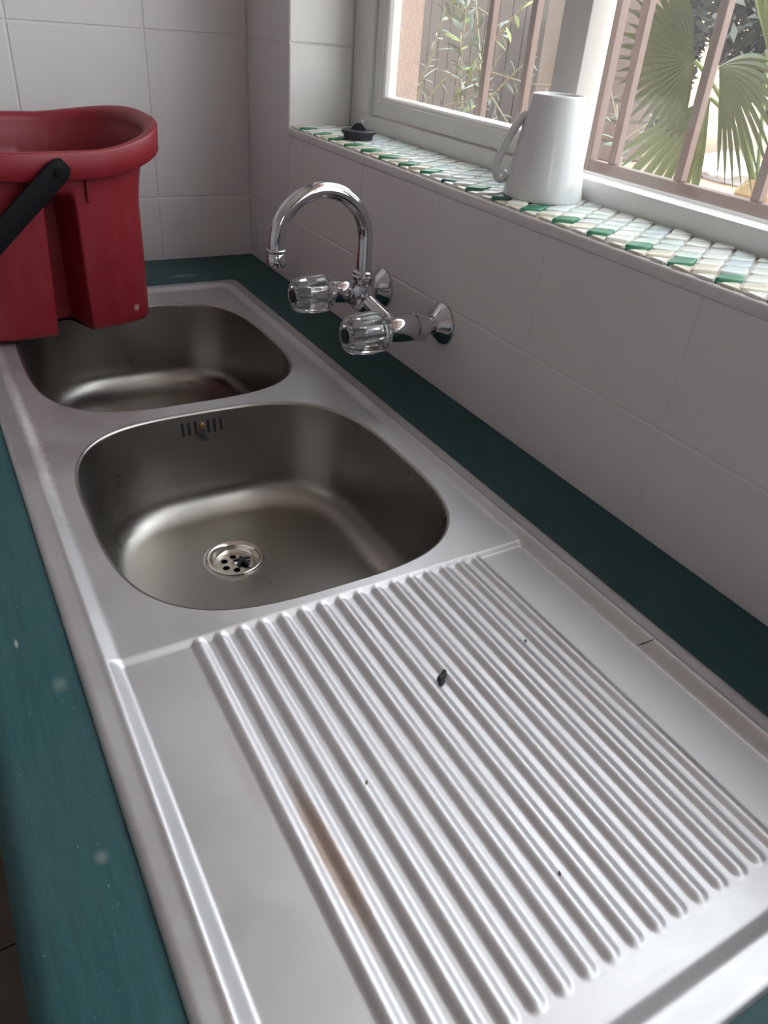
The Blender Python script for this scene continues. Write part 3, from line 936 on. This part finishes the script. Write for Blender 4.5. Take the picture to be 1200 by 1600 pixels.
for i in range(len(PP) - 1):
    for k in range(8):
        k2 = (k+1) % 8; F.append((i*8+k, i*8+k2, (i+1)*8+k2, (i+1)*8+k))
F.append(tuple(range(8))); F.append(tuple((len(PP)-1)*8 + k for k in range(8)))
hd = mk('handle', V, F, M_HANDLE, bk, smooth=True, sharp=40)
hd['label'] = 'black plastic carrying handle hanging down'
for s_ in (-1, 1):
    X, Y = bk_xy(-0.002, s_ * (piv + 0.001))
    v, f = lathe([(0.0045, -0.0055), (0.0045, 0.0055)], 'Y', (X, Y, ZR - 0.0270), 14)
    mk('handle_pin', v, f, M_HANDLE, hd, smooth=True, sharp=40)

# ------------------------------------------------------------------ mug upside down on the sill
ZCH = ZS + 0.0052
MX, MY = 0.5795, 0.6245
mug = tag(empty('mug', (MX, MY, ZCH)), 'white ceramic mug turned upside down on the mosaic window sill', 'mug')
HM = 0.1010
prof_m = [(0.0400, 0.0030), (0.0410, 0.0006), (0.0422, 0.0), (0.0432, 0.0008), (0.0434, 0.003)]
for i in range(1, 13):
    t = i / 12; prof_m.append((0.0434 - 0.0152 * t ** 1.15, 0.003 + (HM - 0.006) * t))
prof_m += [(0.0279, HM - 0.0012), (0.0266, HM - 0.0004), (0.0255, HM), (0.0243, HM), (0.0233, HM - 0.0010), (0.0225, HM - 0.0022), (0.010, HM - 0.0022)]
inner_m = [(0.008, HM - 0.0062), (0.0235, HM - 0.0062)] + [(0.0240 + 0.0150 * t, (HM - 0.009) * (1 - t)) for t in (0, .25, .5, .75)] + [(0.0400, 0.0030)]
v, f = lathe(prof_m, 'Z', (MX, MY, ZCH), 72, cap0=False, cap1=True)
b_ = MB().add(v, f)
v, f = lathe(inner_m, 'Z', (MX, MY, ZCH), 72, cap0=True, cap1=False); b_.add(v, f)
b_.build('body', M_CERAMIC, mug, smooth=True, sharp=50)
# handle towards the left of the picture
ha = math.radians(143)
hdir = Vector((math.cos(ha), math.sin(ha), 0))
hp = [(0.0300, 0.079), (0.0350, 0.0760), (0.0415, 0.0640), (0.0480, 0.0490), (0.0535, 0.0335), (0.0545, 0.0225), (0.0510, 0.0150), (0.0455, 0.0150), (0.0400, 0.0200)]
cp = crom([Vector((r, 0, z)) for r, z in hp], 7)
V = []; F = []
side = Vector((-hdir.y, hdir.x, 0))
for i, p in enumerate(cp):
    tdir = (cp[min(len(cp)-1, i+1)] - cp[max(0, i-1)]).normalized()
    nn = Vector((tdir.z, 0, -tdir.x))
    e = min(i, len(cp) - 1 - i) / 6; fl2 = 1 + 0.45 * max(0, 1 - e)
    for k in range(16):
        w = 2 * math.pi * k / 16
        q3 = p + nn * (math.cos(w) * 0.0044 * fl2)
        X = Vector((MX, MY, ZCH)) + hdir * q3.x + side * (math.sin(w) * 0.0072 * fl2) + Vector((0, 0, q3.z))
        V.append(X)
for i in range(len(cp) - 1):
    for k in range(16):
        k2 = (k+1) % 16; F.append((i*16+k, i*16+k2, (i+1)*16+k2, (i+1)*16+k))
F.append(tuple(range(16))); F.append(tuple((len(cp)-1)*16 + k for k in range(16)))
mk('handle', V, F, M_CERAMIC, mug, smooth=True)

# ------------------------------------------------------------------ sink plug on the sill
PX, PY = 0.5640, 1.0300
plug = tag(empty('sink_plug', (PX, PY, ZCH)), 'black rubber sink plug lying on the sill beside the casement', 'plug')
v, f = lathe([(0.0185, 0.0), (0.0215, 0.0008), (0.0222, 0.0070), (0.0246, 0.0074), (0.0254, 0.0090), (0.0250, 0.0112), (0.0235, 0.0120), (0.0120, 0.0122), (0.003, 0.0122)], 'Z', (PX, PY, ZCH), 48)
mk('stopper', v, f, M_BLACK, plug, smooth=True, sharp=40)
pd = Vector((math.cos(math.radians(-37)), math.sin(math.radians(-37)), 0)); ps = Vector((-pd.y, pd.x, 0))
outl = [(-0.0125, 0.0118), (-0.0085, 0.0165), (-0.0040, 0.0205), (0.0, 0.0215), (0.0040, 0.0205), (0.0085, 0.0165), (0.0125, 0.0118)]
vs = []
for th in (-0.003, 0.003):
    for (u, z) in outl: vs.append(Vector((PX, PY, ZCH)) + pd * u + ps * th + Vector((0, 0, z)))
n = len(outl)
mk('lug', vs, [tuple(range(n)), tuple(range(n, 2*n))] + [(i, (i+1) % n, n + (i+1) % n, n + i) for i in range(n)], M_BLACK, plug)
pp = [Vector((PX, PY, ZCH + 0.0215)) + pd * (0.003 + 0.003 * math.cos(t)) + Vector((0, 0, 0.003 * math.sin(t))) for t in [2 * math.pi * k / 14 for k in range(15)]]
v, f = tube(pp, 0.0007, 8); mk('wire_ring', v, f, M_CHROME, plug, smooth=True)

# ------------------------------------------------------------------ crumbs and scraps
def scrap(name, label, cat, path, rad, mat, z=None, seg=7):
    P = crom([Vector(p) for p in path], 4)
    rr = [rad * (0.55 + 0.45 * math.sin(math.pi * (i + 0.6) / (len(P) + 0.2))) * random.uniform(0.8, 1.25) for i in range(len(P))]
    v, f = tube(P, rr, seg)
    return tag(mk(name, v, f, mat, smooth=True), label, cat)
def on_deck(x, y, r): return (x, y, float(zdeck(x, y)) + r * 0.8)
M_SCRAP = simple('charred_scrap', (0.012, 0.015, 0.020), 0.6, var=0.5)
M_CRUMB = simple('brown_crumb', (0.16, 0.11, 0.07), 0.8, var=0.4)
scrap('food_scrap', 'twisted black food scrap lying across the middle drainer ribs', 'scrap',
      [on_deck(0.2300, 0.2455, .0016), on_deck(0.2325, 0.2475, .0016), on_deck(0.2335, 0.2510, .0016), on_deck(0.2375, 0.2525, .0016), on_deck(0.2395, 0.2550, .0016)], 0.0023, M_SCRAP)
scrap('hair_strand', 'short dark hair strand on the rear rim groove', 'strand',
      [on_deck(0.3985, 0.2120, .0003), on_deck(0.4030, 0.2085, .0003), on_deck(0.4075, 0.2060, .0003)], 0.00040, M_SCRAP)
for x, y, lab in ((0.1406, 0.1952, 'tiny brown seed lying between the left drainer ribs'),
                  (0.2115, 0.0913, 'tiny dark crumb near the front of the drainer ribs'),
                  (0.3187, 0.2561, 'tiny dark crumb on the drainer towards the window wall')):
    scrap('crumb', lab, 'crumb', [on_deck(x - .0008, y - .0012, .0006), on_deck(x, y, .0006), on_deck(x + .0008, y + .0012, .0006)], 0.0008, M_CRUMB)
scrap('wood_sliver', 'small tan wood sliver lying on the front sink rim', 'sliver',
      [on_deck(0.0118, 0.5062, .0008), on_deck(0.0150, 0.5090, .0008), on_deck(0.0182, 0.5110, .0008)], 0.0009, simple('tan_sliver', (0.30, 0.25, 0.20), 0.7))
# dark leafy scrap lying on the strainer
ms = MB()
zz = ZT1 - 0.0085
for k, (ang, ln) in enumerate(((0.2, .011), (1.5, .009), (2.7, .010), (3.9, .008), (5.1, .012))):
    bx, by = DR1[0] + 0.0085, DR1[1] - 0.001
    v, f = tube([(bx, by, zz + 0.0030), (bx + ln * .5 * math.cos(ang), by + ln * .5 * math.sin(ang), zz + 0.0034), (bx + ln * math.cos(ang), by + ln * math.sin(ang), zz + 0.0018)], [0.0024, 0.0021, 0.0012], 8)
    ms.add(v, f)
tag(ms.build('leaf_scrap', M_SCRAP, smooth=True), 'black leafy scrap stuck on the sink strainer', 'scrap')

# ------------------------------------------------------------------ burglar bars outside
XB = 0.7195
def bar(parent, y, z0, z1, w=0.0055, tilt=0.0, name='bar'):
    MB().box((XB - w, y - w, z0), (XB + w, y + w, z1)).build(name, M_BAR, parent, bevel=0.0009, seg=1)
g1 = tag(empty('window_guard', (XB, 0.9, ZS)), 'brown steel burglar bars outside the left casement pane', 'window guard', 'window guards')
for y in (0.945, 0.853, 0.761): bar(g1, y, 1.145, 2.29)
MB().box((XB - 0.005, 0.735, 1.1455), (XB + 0.005, 1.164, 1.160)).build('rail', M_BAR, g1, bevel=0.001, seg=1)
g2 = tag(empty('window_guard', (XB, 0.3, ZS)), 'brown steel burglar bars outside the right fixed pane', 'window guard', 'window guards')
bar(g2, 0.7050, 1.1545, 2.29, 0.0065, name='frame_post')
for y in (0.6635, 0.5595, 0.4570, 0.353, 0.249, 0.145, 0.041): bar(g2, y, 1.1700, 2.29)
MB().box((XB - 0.0065, -0.085, 1.1545), (XB + 0.0065, 0.6985, 1.1695)).build('frame_rail', M_BAR, g2, bevel=0.001, seg=1)

# ------------------------------------------------------------------ garden
ZG = 0.85
tag(MB().box((0.745, -3.0, 0.2), (12.0, 14.0, ZG)).build('garden_ground', M_SOIL), 'peach coloured paving of the yard outside', kind='structure')
fe = tag(empty('board_fence', (2.7, 4.0, ZG)), 'dark brown board fence behind the grey-green shrub', 'fence')
for k in range(34):
    y = 2.62 + k * 0.105
    MB().box((2.70, y, ZG), (2.72, y + 0.101, 1.95 + random.uniform(-.01, .01))).build('board', M_FENCE, fe, bevel=0.002, seg=1)
for z in (1.0, 1.75): MB().box((2.72, 2.62, z), (2.76, 6.2, z + 0.08)).build('fence_rail', M_FENCE, fe)
# a wooden fence post standing in front, seen beside the mullion
tag(MB().box((2.40, 2.72, ZG), (2.47, 2.84, 2.0)).build('fence_post', M_POST, bevel=0.006), 'tan fence post seen beside the mullion', 'post')
# brick pier at the end of the fence
pr_ = tag(empty('brick_pier', (2.65, 2.53, ZG)), 'brown brick pier seen behind the leftmost right-pane bars', 'pier')
MB().box((2.555, 2.480, ZG), (2.745, 2.585, 2.0)).build('mortar', M_MORTAR, pr_)
for c_ in range(15):
    z = ZG + c_ * 0.076
    MB().box((2.55, 2.474, z + 0.005), (2.75, 2.591, z + 0.071)).build('brick', M_BRICK, pr_, bevel=0.003, seg=1)

# shrub with arching twigs and narrow leaves
leaf_me = {}
def leaf_mesh(key, mat, ln=0.05, wd=0.011):
    if key in leaf_me: return leaf_me[key]
    vs = []; n = 6
    for i in range(n + 1):
        t = i / n; w = wd * math.sin(math.pi * min(1, t * 0.97 + 0.02)) ** 0.8
        z = -0.012 * t * t
        vs += [(t * ln, -w / 2, z), (t * ln, 0, z + 0.0016), (t * ln, w / 2, z)]
    fs = []
    for i in range(n):
        for k in (0, 1): fs.append((3*i + k, 3*i + k + 1, 3*i + k + 4, 3*i + k + 3))
    me = bpy.data.meshes.new('leaf'); me.from_pydata(vs, [], fs); me.update()
    me.polygons.foreach_set('use_smooth', [True] * len(me.polygons)); me.materials.append(mat)
    leaf_me[key] = me; return me
leaf_mesh('a', M_LEAF, 0.050, 0.013); leaf_mesh('b', M_LEAF2, 0.045, 0.012); leaf_mesh('s', M_LEAF, 0.030, 0.007)
def twig(root, pts, r, nleaf, kinds, spread=1.0):
    P = crom([Vector(p) for p in pts], 8)
    v, f = tube(P, [r * (1 - 0.6 * i / len(P)) for i in range(len(P))], 7)
    tg = mk('branch', v, f, M_TWIG, root, smooth=True)
    pinv = world_of(tg).inverted() if False else None
    for k in range(nleaf):
        i = int((k + 0.5 + random.uniform(-.3, .3)) / nleaf * (len(P) - 2)); i = max(1, min(len(P) - 2, i))
        d = (P[i + 1] - P[i - 1]).normalized()
        a = random.uniform(0, 2 * math.pi)
        sd = d.cross(Vector((math.cos(a), math.sin(a), 0.3))).normalized()
        dr = (d * random.uniform(.35, .9) + sd * spread).normalized()
        o = bpy.data.objects.new('leaf', leaf_me[random.choice(kinds)])
        COL.objects.link(o); o.parent = tg
        o.matrix_parent_inverse = world_of(tg).inverted()
        rot = dr.to_track_quat('X', 'Z').to_matrix().to_4x4() @ Matrix.Rotation(random.uniform(-1, 1), 4, 'X')
        o.matrix_basis = Matrix.Translation(P[i]) @ rot @ Matrix.Scale(random.uniform(.7, 1.25), 4)
    return tg
sh = tag(empty('shrub', (1.35, 1.85, ZG)), 'loose grey-green shrub with arching twigs outside the casement pane', 'shrub')
T = lambda y, z, x=1.25: (x, y, z)
twig(sh, [T(1.62, ZG), T(1.66, 1.05), T(1.69, 1.22), T(1.74, 1.36), T(1.76, 1.55)], 0.0042, 34, ['a', 'a', 's'])
twig(sh, [T(1.70, ZG, 1.3), T(1.78, 1.10, 1.28), T(1.80, 1.28, 1.26), T(1.80, 1.45, 1.25)], 0.0040, 40, ['a', 'a', 'a', 'b'])
twig(sh, [T(1.68, ZG, 1.2), T(1.72, 1.12, 1.22), T(1.73, 1.26, 1.22), T(1.70, 1.40, 1.2)], 0.0038, 40, ['a', 'a', 'a', 'b', 's'])
twig(sh, [T(1.95, ZG + .05, 1.3), T(1.86, 1.08, 1.25), T(1.72, 1.14, 1.25), T(1.62, 1.18, 1.25)], 0.0032, 16, ['s'])
twig(sh, [T(1.93, 1.10, 1.25), T(1.80, 1.19, 1.25), T(1.68, 1.205, 1.25), T(1.50, 1.195, 1.25), T(1.36, 1.20, 1.25)], 0.0030, 16, ['s'])
twig(sh, [T(1.62, 1.13, 1.22), T(1.50, 1.22, 1.22), T(1.44, 1.25, 1.22)], 0.0026, 10, ['s'])
twig(sh, [T(1.70, 1.17, 1.22), T(1.60, 1.27, 1.22), T(1.52, 1.335, 1.22), T(1.47, 1.36, 1.22)], 0.0028, 12, ['s', 'b'])
twig(sh, [T(1.62, 1.16, 1.24), T(1.52, 1.10, 1.24), T(1.44, 1.06, 1.24)], 0.0028, 10, ['s'])
twig(sh, [T(1.56, ZG, 1.3), T(1.56, 1.02, 1.28), T(1.60, 1.12, 1.25)], 0.0030, 16, ['s', 'a'])
twig(sh, [T(1.98, ZG, 1.3), T(1.96, 1.10, 1.25), T(1.90, 1.24, 1.25), T(1.84, 1.40, 1.25)], 0.0040, 24, ['a', 's'])
twig(sh, [T(1.90, 1.02, 1.25), T(1.76, 1.09, 1.24), T(1.66, 1.17, 1.24), T(1.60, 1.24, 1.24)], 0.0030, 16, ['s', 'a'])
twig(sh, [T(1.84, 1.30, 1.24), T(1.74, 1.33, 1.24), T(1.64, 1.31, 1.24), T(1.58, 1.26, 1.24)], 0.0028, 14, ['a', 's'])
twig(sh, [T(1.44, ZG, 1.3), T(1.46, 1.00, 1.28), T(1.42, 1.12, 1.28)], 0.0030, 14, ['s', 'a'])

# low silvery plant in front of the palm
ms = tag(empty('silver_shrub', (1.9, 1.75, ZG)), 'low silvery shrub growing at the foot of the palm', 'shrub')
for k in range(9):
    y = 1.55 + k * 0.055
    twig(ms, [(1.9, y, ZG), (1.88 + random.uniform(-.05, .05), y + random.uniform(-.08, .08), 1.0), (1.86, y + random.uniform(-.14, .14), 1.13 + random.uniform(-.05, .06))], 0.003, 9, ['a', 's'])

# fan palm
palm = tag(empty('fan_palm', (1.62, 1.16, ZG)), 'green fan palm with broad pleated fronds outside the right pane', 'palm')
v, f = lathe([(0.06, 0.0), (0.055, 0.08), (0.045, 0.17), (0.02, 0.20)], 'Z', (1.66, 1.12, ZG), 14, rfun=lambda t, h: 1 + 0.1 * math.sin(7 * t + h * 90))
mk('trunk', v, f, M_DRY, palm)
def frond(hub, ax_u, ax_v, a0, a1, n, ln, mat, base=None, droop=0.10, wd=0.017):
    hub, u, w = Vector(hub), Vector(ax_u).normalized(), Vector(ax_v)
    w = (w - u * w.dot(u)).normalized(); nrm = u.cross(w)
    base = base or (1.66, 1.12, ZG + 0.18)
    mid = (Vector(base) + hub) / 2 + Vector((-0.02, 0.0, 0.06))
    v, f = tube(bez(base, mid, hub, 14), 0.0045, 8)
    fr = mk('frond', v, f, M_PALM2, palm, smooth=True)
    for k in range(n):
        t = k / (n - 1); a = math.radians(a0 + (a1 - a0) * t)
        d = u * math.cos(a) + w * math.sin(a)
        sd = (-u * math.sin(a) + w * math.cos(a))
        L = ln * (0.80 + 0.20 * math.sin(math.pi * t)) * random.uniform(.93, 1.05)
        vs = []; m_ = 7
        for i in range(m_ + 1):
            s_ = i / m_
            wdt = wd * (0.12 + 0.88 * min(1, s_ * 2.2)) * (1 if s_ < 0.72 else max(0.06, (1 - s_) / 0.28))
            c0 = hub + d * (L * s_) - Vector((0, 0, droop * L * s_ ** 2.2 * 1.2))
            vs += [c0 - sd * wdt * 0.5 - nrm * 0.0, c0 + nrm * wdt * 0.28, c0 + sd * wdt * 0.5]
        fs = []
        for i in range(m_):
            for j in (0, 1): fs.append((3*i + j, 3*i + j + 1, 3*i + j + 4, 3*i + j + 3))
        mk('leaflet', vs, fs, mat, fr)
# big fan towards the left, facing the window
frond((1.50, 1.252, 1.268), (-0.10, 1, -0.05), (-0.35, 0, 1), -78, 78, 22, 0.215, M_PALM, droop=0.06)
frond((1.56, 1.235, 1.20), (-0.15, 0.45, -1), (-0.2, 1, 0.3), -34, 30, 9, 0.30, M_PALM2, droop=0.02, wd=0.022)
frond((1.52, 1.20, 1.262), (-0.15, -1, -0.15), (-0.3, 0.0, 1), -70, 30, 14, 0.24, M_PALM, droop=0.22, wd=0.015)
frond((1.62, 1.17, 1.30), (-0.25, -0.15, 1), (0, 1, 0), -40, 34, 8, 0.24, M_PALM2, droop=0.0, wd=0.016)
frond((1.72, 1.05, 1.12), (-0.3, -1, 0.1), (-0.2, 0, 1), -60, 40, 10, 0.24, M_DRY, droop=0.4, wd=0.013)

# dark trees behind the palm, outside
def leafy_mass(name, label, cx, cy, z0, z1, rx_, ry_, n, mat, size, cat):
    root = tag(empty(name, (cx, cy, ZG)), label, cat)
    v, f = lathe([(0.07, 0.0), (0.05, (z1 - ZG) * 0.6)], 'Z', (cx, cy, ZG), 10)
    mk('trunk', v, f, M_TWIG, root)
    V = []; F = []
    for i in range(n):
        u = rng.normal(size=3); u /= np.linalg.norm(u); r = rng.uniform(0.55, 1.0)
        p = np.array([cx + u[0] * rx_ * r, cy + u[1] * ry_ * r, (z0 + z1) / 2 + u[2] * (z1 - z0) / 2 * r])
        a = rng.normal(size=3); a /= np.linalg.norm(a); b2 = np.cross(a, rng.normal(size=3)); b2 /= np.linalg.norm(b2)
        s = size * rng.uniform(.6, 1.3); k = len(V)
        V += [p - a * s, p + b2 * s * .35, p + a * s, p - b2 * s * .35]; F.append((k, k+1, k+2, k+3))
    fo = mk('foliage', V, F, mat, root); fo['kind'] = 'stuff'
leafy_mass('dark_tree', 'dark tree mass standing behind the palm', 3.9, 2.55, ZG + 0.16, 3.4, 0.5, 1.0, 30000, M_HEDGE, 0.05, 'tree')
leafy_mass('dark_bush', 'low dark bush between the brick pier and the palm', 3.15, 3.05, ZG, 1.75, 0.25, 0.36, 8000, M_HEDGE, 0.04, 'bush')
tag(MB().box((7.0, -2, ZG), (7.15, 11, 2.0)).build('boundary_wall', M_SOIL), 'peach boundary wall in sunlight far behind the palm', 'wall')
# crumpled plastic on the ground
bmx = bmesh.new(); bmesh.ops.create_icosphere(bmx, subdivisions=3, radius=1)
for v_ in bmx.verts:
    s = 1 + 0.35 * math.sin(v_.co.x * 7.3 + v_.co.y * 4.1) * math.cos(v_.co.z * 6.0 + v_.co.y * 5)
    v_.co = Vector((2.80 + v_.co.x * 0.10 * s, 2.06 + v_.co.y * 0.16 * s, ZG + 0.045 + v_.co.z * 0.05 * s))
me = bpy.data.meshes.new('plastic_bag'); bmx.to_mesh(me); bmx.free()
tag(mk_me('plastic_bag', me, M_BAG), 'crumpled white and blue plastic lying on the yard paving', 'bag')
